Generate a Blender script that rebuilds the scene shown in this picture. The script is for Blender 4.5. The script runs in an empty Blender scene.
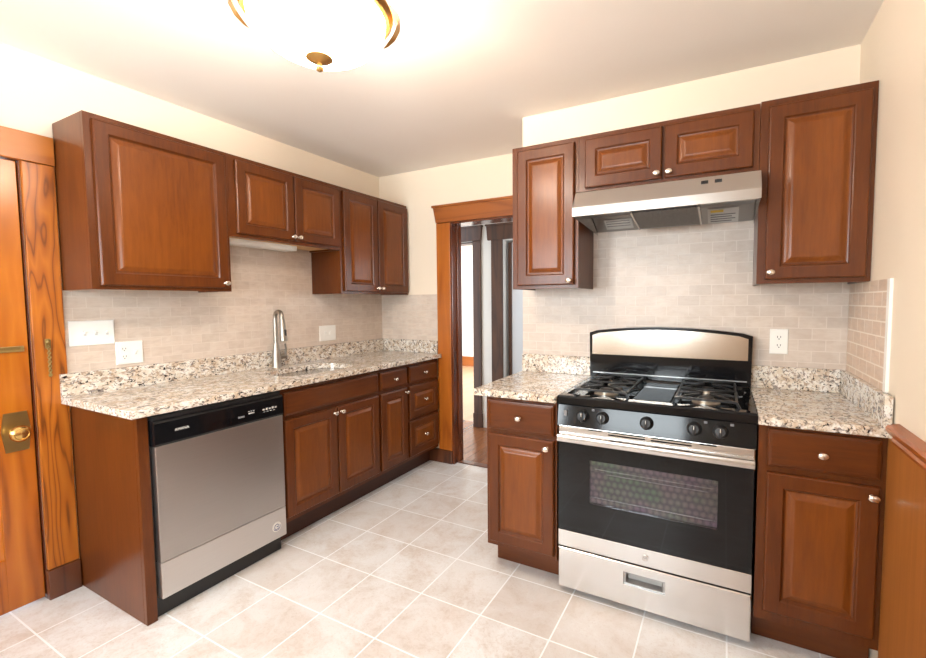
import bpy, bmesh, math, random
from mathutils import Vector, Matrix
random.seed(7)
S = bpy.context.scene
COL = S.collection

# ------------------------------------------------------------------ camera, world, daylight, added fill lamps, exposure
YAW, PITCH, ROLL, FPX, SX = 0.4887, -0.0599, -0.0074, 445.75, 24.47
CAM = Vector((2.681, -0.8933, 1.3257))
cy, sy, cp, sp = math.cos(YAW), math.sin(YAW), math.cos(PITCH), math.sin(PITCH)
fwd = Vector((-sy*cp, cy*cp, sp)); rgt = Vector((cy, sy, 0)); upv = rgt.cross(fwd)
cr, sr = math.cos(ROLL), math.sin(ROLL)
rgt, upv = rgt*cr + upv*sr, upv*cr - rgt*sr
cd = bpy.data.cameras.new('camera'); cam = bpy.data.objects.new('camera', cd); COL.objects.link(cam)
cam.matrix_world = Matrix(((rgt.x, upv.x, -fwd.x, CAM.x), (rgt.y, upv.y, -fwd.y, CAM.y), (rgt.z, upv.z, -fwd.z, CAM.z), (0, 0, 0, 1)))
cd.sensor_fit = 'HORIZONTAL'; cd.sensor_width = 36.0; cd.lens = FPX*36.0/926; cd.shift_x = -SX/926; cd.clip_start = 0.02
S.camera = cam
S.view_settings.view_transform = 'Standard'; S.view_settings.look = 'None'
S.view_settings.exposure = 0.6; S.view_settings.gamma = 1.0; S.view_settings.use_curve_mapping = False
W = bpy.data.worlds.new('sky'); S.world = W; W.use_nodes = True
bgn = W.node_tree.nodes['Background']; bgn.inputs[0].default_value = (0.80, 0.90, 1.0, 1); bgn.inputs[1].default_value = 3.0

def area(name, loc, target, sx_, sy_, power, col):
    l = bpy.data.lights.new(name, 'AREA'); l.shape = 'RECTANGLE'; l.size = sx_; l.size_y = sy_; l.energy = power; l.color = col
    o = bpy.data.objects.new(name, l); COL.objects.link(o); o.location = loc
    o.rotation_euler = (Vector(target)-Vector(loc)).to_track_quat('-Z', 'Z').to_euler()
    return o
NEAR = -2.45
DAY = (0.93, 0.97, 1.0)
area('daylight_window_one', (0.60, NEAR-0.12, 1.55), (0.60, 0, 1.45), 0.7, 1.15, 46, DAY)
area('daylight_window_two', (1.87, NEAR-0.12, 1.55), (1.87, 0, 1.45), 0.9, 1.15, 44, DAY)
area('fill_side_window', (3.30, -1.75, 1.45), (0, -1.4, 1.2), 0.85, 1.35, 60, DAY)  # added fill for the left cabinets, behind an added side window
area('fill_far_room', (-2.6, 5.2, 1.5), (0, 5.2, 1.2), 2.0, 1.5, 120, DAY)  # added fill lamp standing inside the far room, no window there
area('fill_hall', (1.75, 2.75, 1.5), (0, 2.75, 1.2), 0.6, 1.4, 9, DAY)  # added fill lamp standing in the hall, no opening behind it

# ------------------------------------------------------------------ materials
def srgb(r, g, b):
    f = lambda c: (c/255/12.92) if c/255 <= 0.04045 else ((c/255+0.055)/1.055)**2.4
    return (f(r), f(g), f(b), 1)
class NT:
    def __init__(s, name):
        s.m = bpy.data.materials.new(name); s.m.use_nodes = True; s.t = s.m.node_tree; s.N = s.t.nodes; s.L = s.t.links
        s.b = s.N['Principled BSDF']; s.out = s.N['Material Output']
    def n(s, t, **kw):
        x = s.N.new(t)
        for k, v in kw.items():
            if hasattr(x, k): setattr(x, k, v)
            else: x.inputs[k].default_value = v
        return x
    def l(s, a, b): s.L.new(a, b)
    def coord(s): return s.n('ShaderNodeTexCoord').outputs['Object']
    def mapping(s, v, scale=(1, 1, 1), loc=(0, 0, 0), rot=(0, 0, 0)):
        m = s.n('ShaderNodeMapping'); s.l(v, m.inputs[0]); m.inputs[1].default_value = loc; m.inputs[2].default_value = rot; m.inputs[3].default_value = scale
        return m.outputs[0]
    def noise(s, v, scale=5, detail=4, rough=.5, dist=0):
        x = s.n('ShaderNodeTexNoise'); s.l(v, x.inputs['Vector'])
        x.inputs['Scale'].default_value = scale; x.inputs['Detail'].default_value = detail; x.inputs['Roughness'].default_value = rough; x.inputs['Distortion'].default_value = dist
        return x.outputs['Fac']
    def ramp(s, f, stops):
        x = s.n('ShaderNodeValToRGB'); s.l(f, x.inputs[0]); e = x.color_ramp.elements
        while len(e) > 1: e.remove(e[-1])
        e[0].position = stops[0][0]; e[0].color = stops[0][1]
        for p, c in stops[1:]:
            k = e.new(p); k.color = c
        return x.outputs[0]
    def mix(s, f, a, b, mode='MIX'):
        x = s.n('ShaderNodeMix', data_type='RGBA', blend_type=mode)
        for v, i in ((f, 0), (a, 6), (b, 7)):
            if hasattr(v, 'node'): s.l(v, x.inputs[i])
            else: x.inputs[i].default_value = v
        return x.outputs[2]
    def math(s, op, a, b=0.0):
        x = s.n('ShaderNodeMath', operation=op)
        for v, i in ((a, 0), (b, 1)):
            if hasattr(v, 'node'): s.l(v, x.inputs[i])
            else: x.inputs[i].default_value = v
        return x.outputs[0]
    def bump(s, h, strength=.2, dist=.002):
        x = s.n('ShaderNodeBump'); s.l(h, x.inputs['Height']); x.inputs['Strength'].default_value = strength; x.inputs['Distance'].default_value = dist
        s.l(x.outputs[0], s.b.inputs['Normal'])
    def base(s, v):
        if hasattr(v, 'node'): s.l(v, s.b.inputs['Base Color'])
        else: s.b.inputs['Base Color'].default_value = v
    def set(s, **kw):
        for k, v in kw.items(): s.b.inputs[k.replace('_', ' ')].default_value = v
        return s
W1, K1 = (1, 1, 1, 1), (0, 0, 0, 1)
def plain(name, col, rough=.5, metal=0, **kw):
    t = NT(name); c = t.coord(); n = t.noise(c, 40, 2)
    t.base(t.mix(t.math('MULTIPLY', n, .12), col, (col[0]*.8, col[1]*.8, col[2]*.8, 1)))
    t.set(Roughness=rough, Metallic=metal, **kw); return t.m
def paint(name, col, rough=.6):
    t = NT(name); c = t.coord()
    t.base(t.ramp(t.noise(c, 1.3, 3), [(.3, col), (.75, (col[0]*.965, col[1]*.955, col[2]*.94, 1))]))
    t.bump(t.noise(c, 120, 3), .06, .001); t.set(Roughness=rough); return t.m
def cherry(name, a, b, grain='z', rough=.3):
    t = NT(name); c = t.coord()
    sc = {'z': (26, 26, 2.6), 'y': (26, 2.6, 26), 'x': (2.6, 26, 26)}[grain]
    n1 = t.noise(t.mapping(c, sc), 2.2, 6, .6, .4); n2 = t.noise(t.mapping(c, tuple(k**.6 for k in sc)), 1.0, 3, .5)
    n3 = t.noise(t.mapping(c, tuple(k*5 for k in sc)), 1.5, 3, .6)
    f = t.math('ADD', t.math('ADD', t.math('MULTIPLY', n1, .45), t.math('MULTIPLY', n2, .4)), t.math('MULTIPLY', n3, .15))
    t.base(t.ramp(f, [(.33, a), (.66, b)]))
    t.bump(n3, .05, .0006)
    t.set(Roughness=rough); t.b.inputs['Coat Weight'].default_value = .10; t.b.inputs['Coat Roughness'].default_value = .15; t.b.inputs['Specular IOR Level'].default_value = .3
    return t.m
def oak(name, light, mid, dark, freq=9.0, rough=.32, grain='z'):
    t = NT(name); c = t.coord()
    sc = {'z': (5.0, 5.0, .55), 'y': (5.0, .55, 5.0), 'x': (.55, 5.0, 5.0)}[grain]
    base = t.noise(t.mapping(c, sc, (3.1, 1.7, .4)), 1.0, 3, .45, .3)
    rings = t.math('FRACT', t.math('MULTIPLY', base, freq))
    fine = t.noise(t.mapping(c, tuple(k*14 for k in sc)), 1.6, 4, .6)
    col = t.ramp(rings, [(0, dark), (.12, mid), (.5, light), (.88, mid), (1, dark)])
    col = t.mix(t.math('MULTIPLY', fine, .55), col, mid)
    blot = t.noise(c, 2.2, 3)
    t.base(t.mix(t.ramp(blot, [(.5, K1), (.8, (.3, .3, .3, 1))]), col, dark))
    t.bump(fine, .12, .0008); t.set(Roughness=rough); t.b.inputs['Coat Weight'].default_value = .3; t.b.inputs['Coat Roughness'].default_value = .2
    return t.m
def tilewall(name, axes, mortar, rough=.35, w=.104, h=.0525, off=(0, 0), c1=srgb(216, 201, 187), c2=srgb(203, 188, 175), mw=.0022):
    t = NT(name); c = t.coord(); s = t.n('ShaderNodeSeparateXYZ'); t.l(c, s.inputs[0])
    k = t.n('ShaderNodeCombineXYZ'); t.l(s.outputs[axes[0]], k.inputs[0]); t.l(s.outputs[axes[1]], k.inputs[1])
    v = t.mapping(k.outputs[0], (1, 1, 1), (off[0], off[1], 0))
    br = t.n('ShaderNodeTexBrick'); t.l(v, br.inputs['Vector'])
    br.offset = .5; br.inputs['Scale'].default_value = 1; br.inputs['Brick Width'].default_value = w; br.inputs['Row Height'].default_value = h
    br.inputs['Mortar Size'].default_value = mw; br.inputs['Mortar Smooth'].default_value = .25; br.inputs['Bias'].default_value = -.15
    br.inputs['Color1'].default_value = c1; br.inputs['Color2'].default_value = c2; br.inputs['Mortar'].default_value = mortar
    vein = t.noise(t.mapping(v, (9, 34, 1)), 1.6, 5, .62, .8); cloud = t.noise(v, 14, 4, .6)
    col = t.mix(t.ramp(vein, [(.42, K1), (.66, (.4, .4, .4, 1))]), br.outputs['Color'], srgb(184, 164, 148))
    col = t.mix(t.ramp(cloud, [(.45, K1), (.75, (.4, .4, .4, 1))]), col, srgb(222, 212, 202))
    col = t.mix(t.math('MULTIPLY', br.outputs['Fac'], .8), col, mortar)
    t.base(col); t.bump(t.math('SUBTRACT', 1.0, br.outputs['Fac']), .35, .0012); t.set(Roughness=rough); return t.m
def granite():
    t = NT('granite'); c = t.coord()
    def fl(loc, rot, scale, sc=(1, .55, 1), det=3, dist=.7): return t.noise(t.mapping(c, sc, loc, rot), scale, det, .58, dist)
    big = t.noise(c, 22, 4, .6)
    col = t.ramp(big, [(.32, srgb(196, 174, 150)), (.47, srgb(212, 200, 183)), (.62, srgb(228, 223, 215))])
    col = t.mix(t.ramp(fl((2, 1, 5), (.6, .4, .8), 72), [(.53, K1), (.60, (.75, .75, .75, 1))]), col, srgb(152, 126, 104))
    col = t.mix(t.ramp(fl((4, 2, 7), (.5, .7, .5), 64), [(.565, K1), (.61, (.85, .85, .85, 1))]), col, srgb(118, 108, 104))
    col = t.mix(t.ramp(fl((9, 5, 3), (.7, .5, .9), 72, dist=1.0), [(.595, K1), (.63, W1)]), col, srgb(36, 31, 32))
    col = t.mix(t.ramp(t.noise(t.mapping(c, (1, 1, 1), (1, 8, 6)), 50, 2, .5), [(.60, K1), (.66, (.75, .75, .75, 1))]), col, srgb(232, 228, 222))
    t.base(col); t.set(Roughness=.12); t.b.inputs['Specular IOR Level'].default_value = .5; return t.m
def floortile():
    t = NT('floor_tile'); c = t.coord()
    v = t.mapping(c, (1, 1, 1), (-(.87-.3077*3), -(1.0-.3077*4), 0))
    br = t.n('ShaderNodeTexBrick'); t.l(v, br.inputs['Vector']); br.offset = 0; br.squash = 1
    br.inputs['Scale'].default_value = 1; br.inputs['Brick Width'].default_value = .3077; br.inputs['Row Height'].default_value = .3077
    br.inputs['Mortar Size'].default_value = .0036; br.inputs['Mortar Smooth'].default_value = .2
    br.inputs['Color1'].default_value = srgb(230, 231, 232); br.inputs['Color2'].default_value = srgb(216, 211, 208); br.inputs['Mortar'].default_value = srgb(244, 246, 248)
    n1 = t.noise(v, 5.5, 6, .66, .6); n2 = t.noise(v, 46, 5, .7, .8)
    col = t.mix(t.ramp(n1, [(.42, K1), (.68, (.75, .75, .75, 1))]), br.outputs['Color'], srgb(204, 193, 184))
    col = t.mix(t.ramp(n2, [(.47, K1), (.62, (.7, .7, .7, 1))]), col, t.mix(t.ramp(n1, [(.4, K1), (.6, W1)]), srgb(222, 220, 218), srgb(200, 189, 180)))
    n3 = t.noise(v, 120, 3, .6, .5)
    col = t.mix(t.ramp(n3, [(.58, K1), (.7, (.4, .4, .4, 1))]), col, srgb(186, 172, 162))
    col = t.mix(br.outputs['Fac'], col, srgb(246, 248, 250))
    t.base(col); t.bump(t.math('SUBTRACT', 1.0, br.outputs['Fac']), .25, .001); t.set(Roughness=.34); return t.m
def steel(name, col=(.62, .60, .58, 1), rough=.27, along='y'):
    t = NT(name); c = t.coord()
    sc = {'y': (500, 5, 500), 'x': (5, 500, 500), 'z': (500, 500, 5)}[along]
    n = t.noise(t.mapping(c, sc), 1.0, 2)
    t.base(t.mix(n, col, (col[0]*.9, col[1]*.9, col[2]*.9, 1)))
    t.l(t.math('ADD', t.math('MULTIPLY', n, .06), rough-.03), t.b.inputs['Roughness'])
    t.set(Metallic=1.0); return t.m
def boards(name, a, b, axis='x', w=.09, rough=.3, vert=False):
    t = NT(name); c = t.coord(); s = t.n('ShaderNodeSeparateXYZ'); t.l(c, s.inputs[0])
    p = t.math('DIVIDE', s.outputs['xyz'.index(axis)], w); fr = t.math('FRACT', p); idn = t.math('FLOOR', p)
    wn = t.n('ShaderNodeTexWhiteNoise', noise_dimensions='1D'); t.l(idn, wn.inputs['W'])
    sc = (30, 30, 1.3) if vert else ((30, 1.3, 30) if axis == 'x' else (1.3, 30, 30))
    g = t.noise(t.mapping(c, sc), 1.4, 5, .6, .4)
    f = t.math('ADD', t.math('MULTIPLY', g, .7), t.math('MULTIPLY', wn.outputs['Value'], .1 if vert else .3))
    gap = t.math('LESS_THAN', fr, .03)
    t.base(t.mix(t.math('MULTIPLY', gap, .0 if vert else .65), t.ramp(f, [(.3, a), (.7, b)]), (a[0]*.35, a[1]*.3, a[2]*.3, 1)))
    t.bump(t.math('SUBTRACT', 1.0, gap), .05 if vert else .3, .002); t.set(Roughness=rough); return t.m
M = {}
M['wall'] = paint('cream_wall_paint', srgb(237, 223, 203))
M['ceiling'] = paint('ceiling_paint', srgb(244, 238, 232), .75)
M['white_wall'] = paint('white_wall_paint', srgb(226, 226, 224))
M['cherry'] = cherry('cherry_upright', srgb(76, 35, 10), srgb(102, 52, 16))
M['cherry_y'] = cherry('cherry_along', srgb(76, 35, 10), srgb(102, 52, 16), 'y')
M['cherry_x'] = cherry('cherry_across', srgb(76, 35, 10), srgb(102, 52, 16), 'x')
for k_, g_ in (('panel', 'z'),): M[k_] = cherry('cherry_panel', srgb(96, 47, 12), srgb(126, 68, 20), g_)
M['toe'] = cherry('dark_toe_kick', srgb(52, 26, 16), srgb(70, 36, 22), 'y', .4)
M['ply'] = cherry('maple_plywood', srgb(206, 164, 112), srgb(222, 184, 134), 'y', .5)
M['oak'] = oak('amber_oak', srgb(190, 112, 32), srgb(164, 88, 20), srgb(88, 41, 9), 24)
M['oak_y'] = oak('amber_oak_head', srgb(186, 112, 40), srgb(170, 98, 30), srgb(138, 72, 18), 4, grain='y')
M['doorwood'] = oak('honey_door_wood', srgb(190, 112, 26), srgb(168, 90, 18), srgb(122, 58, 12), 7, .25)
M['casing'] = oak('brown_oak_casing', srgb(188, 108, 34), srgb(168, 92, 24), srgb(136, 66, 14), 5)
M['casing_x'] = oak('brown_oak_casing_head', srgb(172, 98, 36), srgb(154, 84, 26), srgb(124, 62, 16), 5, grain='x')
M['plinth'] = oak('dark_plinth', srgb(104, 58, 30), srgb(88, 46, 24), srgb(60, 30, 16), 6)
M['darkwood'] = oak('dark_stained_trim', srgb(84, 50, 30), srgb(66, 38, 22), srgb(44, 24, 14), 7, .6)
M['jamb'] = oak('dark_jamb', srgb(112, 56, 28), srgb(92, 44, 22), srgb(62, 28, 14), 6, .18)
M['wainscot'] = boards('wainscot_boards', srgb(152, 92, 40), srgb(174, 112, 54), 'y', .1, .35, True)
M['rail'] = oak('chair_rail_wood', srgb(180, 102, 32), srgb(162, 84, 22), srgb(128, 60, 14), 6, .3, grain='y')
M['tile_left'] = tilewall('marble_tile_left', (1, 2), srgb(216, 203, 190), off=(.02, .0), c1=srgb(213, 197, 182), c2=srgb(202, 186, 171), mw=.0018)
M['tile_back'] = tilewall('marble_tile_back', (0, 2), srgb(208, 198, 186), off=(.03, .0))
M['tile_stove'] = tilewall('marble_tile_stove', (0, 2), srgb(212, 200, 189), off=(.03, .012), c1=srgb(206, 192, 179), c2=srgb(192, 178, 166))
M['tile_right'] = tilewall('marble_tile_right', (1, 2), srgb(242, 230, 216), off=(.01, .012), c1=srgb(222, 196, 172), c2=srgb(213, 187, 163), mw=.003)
M['granite'] = granite()
M['floor'] = floortile()
M['hallfloor'] = boards('hall_floor_boards', srgb(112, 66, 36), srgb(146, 92, 54), 'x', .07, .25)
M['farfloor'] = boards('far_floor_boards', srgb(176, 140, 106), srgb(198, 162, 126), 'x', .07, .3)
M['steel_y'] = steel('brushed_steel_left', (.47, .45, .44, 1), rough=.36, along='y')
M['steel_x'] = steel('brushed_steel_right', (.70, .68, .66, 1), .22, along='x')
M['palesteel'] = steel('brushed_steel_pale', (.66, .64, .63, 1), .38, along='y')  # paler steel for the lower band of the dishwasher door
M['hoodsteel'] = steel('hood_steel', (.60, .57, .54, 1), .22, along='x')
M['darksteel'] = steel('liner_steel', (.40, .40, .40, 1), .3, along='x')
M['sinksteel'] = steel('sink_steel', (.46, .44, .42, 1), .25, along='y')
M['nickel'] = plain('brushed_nickel', (.38, .345, .30, 1), .36, 1)
M['knobnickel'] = plain('satin_nickel_knob', (.80, .74, .66, 1), .22, 1)
M['brass'] = plain('aged_brass', (.70, .46, .16, 1), .24, 1)
M['oldbrass'] = plain('dull_brass', (.34, .25, .10, 1), .36, 1)
M['gold'] = plain('polished_gold', (.46, .25, .07, 1), .2, .45)
M['black'] = plain('black_gloss', (.006, .006, .007, 1), .09, **{'Specular IOR Level': .3})
M['enamel'] = plain('black_enamel', (.005, .005, .006, 1), .03, **{'Specular IOR Level': .34})
M['blackmatte'] = plain('black_matte', (.016, .016, .017, 1), .45)
M['void'] = plain('slot_black', (.003, .003, .003, 1), .9, **{'Specular IOR Level': .05})
M['backsteel'] = steel('backguard_steel', (.62, .55, .48, 1), .16, along='x')  # warm reflection on the backguard tinted into its steel colour
M['iron'] = plain('cast_iron', (.012, .012, .013, 1), .33)
M['aluminium'] = plain('burner_aluminium', (.62, .58, .52, 1), .3, 1)
M['oven'] = plain('oven_lining', (.10, .10, .11, 1), .4)
M['chrome'] = plain('rack_chrome', (.85, .85, .85, 1), .15, 1)
M['white'] = plain('white_plastic', srgb(240, 238, 232), .35)
M['lightgrey'] = plain('pale_grey_print', srgb(200, 200, 198), .5)
M['midgrey'] = plain('grey_print', srgb(120, 120, 122), .5)
M['blue'] = plain('blue_print', srgb(40, 60, 130), .5)
M['yellow'] = plain('yellow_print', srgb(222, 190, 80), .5)
M['door_sheen'] = paint('door_face_sheen', srgb(186, 190, 196), .3)  # light reflected on the dark hall door, painted as pale grey
def filterm():
    t = NT('filter_mesh'); c = t.coord(); v = t.n('ShaderNodeTexVoronoi'); t.l(c, v.inputs['Vector']); v.inputs['Scale'].default_value = 260
    t.base(t.ramp(v.outputs['Distance'], [(.2, (.05, .05, .05, 1)), (.7, (.20, .19, .185, 1))])); t.set(Roughness=.5, Metallic=.6); return t.m
M['filter'] = filterm()
def thinglass(name, tint, gl):
    t = NT(name); tr = t.n('ShaderNodeBsdfTransparent'); tr.inputs[0].default_value = tint
    g = t.n('ShaderNodeBsdfGlossy'); g.inputs['Roughness'].default_value = .03
    fr = t.n('ShaderNodeFresnel'); fr.inputs[0].default_value = 1.5
    mx = t.n('ShaderNodeMixShader'); t.l(t.math('ADD', fr.outputs[0], gl), mx.inputs[0]); t.l(tr.outputs[0], mx.inputs[1]); t.l(g.outputs[0], mx.inputs[2])
    t.l(mx.outputs[0], t.out.inputs[0]); return t.m
M['pane'] = thinglass('window_glass', (.95, .97, .97, 1), 0)
M['ovenglass'] = thinglass('oven_window_glass', (.80, .80, .82, 1), .0)
def dots():
    t = NT('oven_dot_screen'); c = t.coord(); s = t.n('ShaderNodeSeparateXYZ'); t.l(c, s.inputs[0])
    px = t.math('MULTIPLY', s.outputs[0], 38); pz = t.math('MULTIPLY', s.outputs[2], 36)
    row = t.math('MULTIPLY', t.math('FLOORED_MODULO', t.math('FLOOR', pz), 2.0), .5)
    fx = t.math('SUBTRACT', t.math('FRACT', t.math('ADD', px, row)), .5); fz = t.math('SUBTRACT', t.math('FRACT', pz), .5)
    r = t.math('SQRT', t.math('ADD', t.math('MULTIPLY', fx, fx), t.math('MULTIPLY', fz, fz)))
    hue = t.noise(t.mapping(c, (5, 5, 5)), 1.0, 2)
    dc = t.ramp(hue, [(.38, srgb(132, 158, 118)), (.5, srgb(170, 146, 138)), (.62, srgb(164, 112, 158))])  # pastel dots paint the light coming through perforated inner glass
    t.base(t.mix(t.ramp(r, [(.05, W1), (.68, K1)]), srgb(92, 80, 88), dc)); t.set(Roughness=.45)
    tr = t.n('ShaderNodeBsdfTransparent'); mx = t.n('ShaderNodeMixShader'); mx.inputs[0].default_value = .8
    t.l(tr.outputs[0], mx.inputs[1]); t.l(t.b.outputs[0], mx.inputs[2]); t.l(mx.outputs[0], t.out.inputs[0]); return t.m
M['dots'] = dots()
def glow():
    t = NT('lit_glass_bowl'); c = t.coord()
    t.base((.95, .93, .9, 1)); t.set(Roughness=.2)
    t.l(t.ramp(t.noise(c, 6, 2), [(.3, (1.0, .86, .72, 1)), (.7, (1.0, .88, .75, 1))]), t.b.inputs['Emission Color'])
    t.b.inputs['Emission Strength'].default_value = 30.0; return t.m
M['glow'] = glow()

# ------------------------------------------------------------------ mesh helpers
def B(): return bmesh.new()
def box(bm, lo, hi, bev=0.0, seg=2):
    lo, hi = Vector(lo), Vector(hi); t = bmesh.new()
    bmesh.ops.create_cube(t, size=1.0)
    for v in t.verts: v.co = Vector(((v.co.x+.5)*(hi.x-lo.x)+lo.x, (v.co.y+.5)*(hi.y-lo.y)+lo.y, (v.co.z+.5)*(hi.z-lo.z)+lo.z))
    if bev: bmesh.ops.bevel(t, geom=t.edges[:], offset=bev, segments=seg, profile=.6, affect='EDGES')
    merge(bm, t); return bm
def merge(bm, t, mat=None):
    vm = {}
    for v in t.verts: vm[v] = bm.verts.new(mat @ v.co if mat else v.co)
    for f in t.faces:
        try: bm.faces.new([vm[v] for v in f.verts])
        except ValueError: pass
    t.free()
def loops(bm, rings, cap0=True, cap1=True, closed=True):
    R = [[bm.verts.new(p) for p in r] for r in rings]; n = len(R[0])
    for a, b in zip(R, R[1:]):
        for i in range(n if closed else n-1):
            j = (i+1) % n; bm.faces.new((a[i], a[j], b[j], b[i]))
    if cap0: bm.faces.new(list(reversed(R[0])))
    if cap1: bm.faces.new(R[-1])
    return bm
def lathe(bm, prof, origin, axis=(0, 0, 1), n=24, sc=(1, 1), up=None):
    ax = Vector(axis).normalized()
    u = Vector(up).normalized() if up else (Vector((0, 0, 1)) if abs(ax.z) < .9 else Vector((1, 0, 0)))
    u = (u - ax*u.dot(ax)).normalized(); w = ax.cross(u); o = Vector(origin); rings = []
    for r, h in prof:
        r = max(r, 1e-4)
        rings.append([o + ax*h + u*(r*sc[0]*math.cos(2*math.pi*i/n)) + w*(r*sc[1]*math.sin(2*math.pi*i/n)) for i in range(n)])
    return loops(bm, rings)
def tube(bm, pts, rad, n=10, square=False):
    pts = [Vector(p) for p in pts]; rings = []; prev = None
    rads = rad if isinstance(rad, (list, tuple)) else [rad]*len(pts)
    for i, p in enumerate(pts):
        d = (pts[min(i+1, len(pts)-1)] - pts[max(i-1, 0)]).normalized()
        if prev is None: a = Vector((0, 0, 1)) if abs(d.z) < .9 else Vector((1, 0, 0))
        else: a = prev
        u = (a - d*a.dot(d)).normalized(); prev = u; w = d.cross(u); m = 4 if square else n; ph = math.pi/4 if square else 0
        rings.append([p + (u*math.cos(2*math.pi*k/m+ph) + w*math.sin(2*math.pi*k/m+ph))*rads[i] for k in range(m)])
    return loops(bm, rings)
def prism(bm, poly, d):
    d = Vector(d); a = [Vector(p) for p in poly]; return loops(bm, [a, [p+d for p in a]])
def root_loc(p):
    while p.parent: p = p.parent
    return Vector(p.location)
def obj(name, bm, mat, parent=None, smooth=None, label=None):
    bmesh.ops.recalc_face_normals(bm, faces=bm.faces[:])
    me = bpy.data.meshes.new(name)
    if parent is not None:
        off = root_loc(parent)
        for v in bm.verts: v.co -= off
    bm.to_mesh(me); bm.free(); me.materials.append(M[mat] if isinstance(mat, str) else mat)
    if smooth:
        for p in me.polygons: p.use_smooth = True
        me.set_sharp_from_angle(angle=math.radians(smooth))
    o = bpy.data.objects.new(name, me); COL.objects.link(o)
    if parent is not None: o.parent = parent
    if label: o['label'] = label
    return o
def thing(name, label, cat, loc, group=None):
    o = bpy.data.objects.new(name, None); o.empty_display_size = .05; COL.objects.link(o); o.location = loc
    o['label'] = label; o['category'] = cat
    if group: o['group'] = group
    return o
def struct(name, bm, mat, parent=None, label=None, smooth=None):
    o = obj(name, bm, mat, parent, smooth)
    o['kind'] = 'structure'
    if label: o['label'] = label
    return o
def text(name, body, size, origin, U, V, mat, parent):
    cu = bpy.data.curves.new(name, 'FONT'); cu.body = body; cu.size = size; cu.extrude = .0003; cu.align_x = 'CENTER'; cu.align_y = 'CENTER'
    U, V = Vector(U).normalized(), Vector(V).normalized(); N = U.cross(V); o3 = Vector(origin) - root_loc(parent)
    tmp = bpy.data.objects.new(name+'_tmp', cu); COL.objects.link(tmp)
    dg = bpy.context.evaluated_depsgraph_get(); me = bpy.data.meshes.new_from_object(tmp.evaluated_get(dg))
    bpy.data.objects.remove(tmp); bpy.data.curves.remove(cu)
    me.transform(Matrix(((U.x, V.x, N.x, o3.x), (U.y, V.y, N.y, o3.y), (U.z, V.z, N.z, o3.z), (0, 0, 0, 1))))
    me.materials.clear(); me.materials.append(M[mat]); me.name = name
    o = bpy.data.objects.new(name, me); COL.objects.link(o); o.parent = parent; return o

# ------------------------------------------------------------------ room shell
H = 2.418; YB = 2.157; YS = 1.609; XR = 3.173; XB = 1.597
DY0, DY1 = -0.915, -0.114                         # door in the left wall
def boxes(*bs):
    bm = B()
    for lo, hi in bs: box(bm, lo, hi)
    return bm
struct('floor', boxes(((-.1, NEAR-.1, -.05), (XR+.1, YB+.06, 0))), 'floor')
struct('floor_hall', boxes(((-.8, YB+.062, -.05), (1.9, 3.36, 0))), 'hallfloor')
struct('floor_far_room', boxes(((-3.0, 3.362, -.05), (1.9, 7.3, 0))), 'farfloor')
struct('ceiling', boxes(((-.1, NEAR-.1, H), (XR+.1, YB+.12, H+.05))), 'ceiling')
struct('ceiling_hall', boxes(((-3.0, YB+.122, H), (1.9, 7.3, H+.05))), 'ceiling')
struct('wall_left', boxes(((-.1, NEAR, 0), (0, DY0, H)), ((-.1, DY1, 0), (0, YB, H)), ((-.1, DY0, 1.955), (0, DY1, H))), 'wall')
OX0, OX1, OZ = .736, 1.49, 1.965                # opening to the hall
struct('wall_back', boxes(((-.1, YB, 0), (OX0, YB+.12, H)), ((OX0, YB, OZ), (OX1, YB+.12, H)), ((OX1, YB, 0), (1.9, YB+.12, H))), 'wall')
struct('wall_stove', boxes(((XB, YS, 0), (XR, YB-.001, H))), 'wall')
SW0, SW1 = -2.2, -1.3
struct('wall_right', boxes(((XR, NEAR, 0), (XR+.1, SW0, H)), ((XR, SW1, 0), (XR+.1, YB, H)), ((XR, SW0, 0), (XR+.1, SW1, .75)), ((XR, SW0, 2.15), (XR+.1, SW1, H))), 'wall')
struct('wall_near', boxes(((-.1, NEAR-.1, 0), (.20, NEAR, H)), ((1.00, NEAR-.1, 0), (1.37, NEAR, H)), ((2.37, NEAR-.1, 0), (XR+.1, NEAR, H)),
                          ((.20, NEAR-.1, 0), (1.00, NEAR, .95)), ((1.37, NEAR-.1, 0), (2.37, NEAR, .95)), ((.20, NEAR-.1, 2.15), (1.00, NEAR, H)), ((1.37, NEAR-.1, 2.15), (2.37, NEAR, H))), 'wall')
def window(name, c, horiz, hw=.45, sl=.75):
    w = bpy.data.objects.new(name, None); COL.objects.link(w); w.location = c; w['kind'] = 'structure'
    bm = B()
    def bb(u0, u1, z0, z1, d0=-.03, d1=.03, m=bm):
        if horiz: box(m, (c[0]+u0, c[1]+d0, z0), (c[0]+u1, c[1]+d1, z1), .003)
        else: box(m, (c[0]+d0, c[1]+u0, z0), (c[0]+d1, c[1]+u1, z1), .003)
    bb(-hw, -hw+.05, sl, 2.15); bb(hw-.05, hw, sl, 2.15); bb(-hw+.05, hw-.05, sl, sl+.05); bb(-hw+.05, hw-.05, 2.10, 2.15); bb(-hw+.05, hw-.05, 1.43, 1.47)
    o = obj('window_frame', bm, 'casing', w); o['kind'] = 'structure'
    g = B(); bb(-hw+.05, hw-.05, sl+.05, 1.43, -.002, .002, g); bb(-hw+.05, hw-.05, 1.47, 2.10, -.002, .002, g)
    o = obj('window_pane', g, 'pane', w); o['kind'] = 'structure'
window('window_1', (.60, NEAR-.05, .95), True, .40, .95); window('window_2', (1.87, NEAR-.05, .95), True, .5, .95); window('added_window', (XR+.05, -1.75, .75), False)  # the right-wall window is added to let light onto the left cabinets
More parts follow.
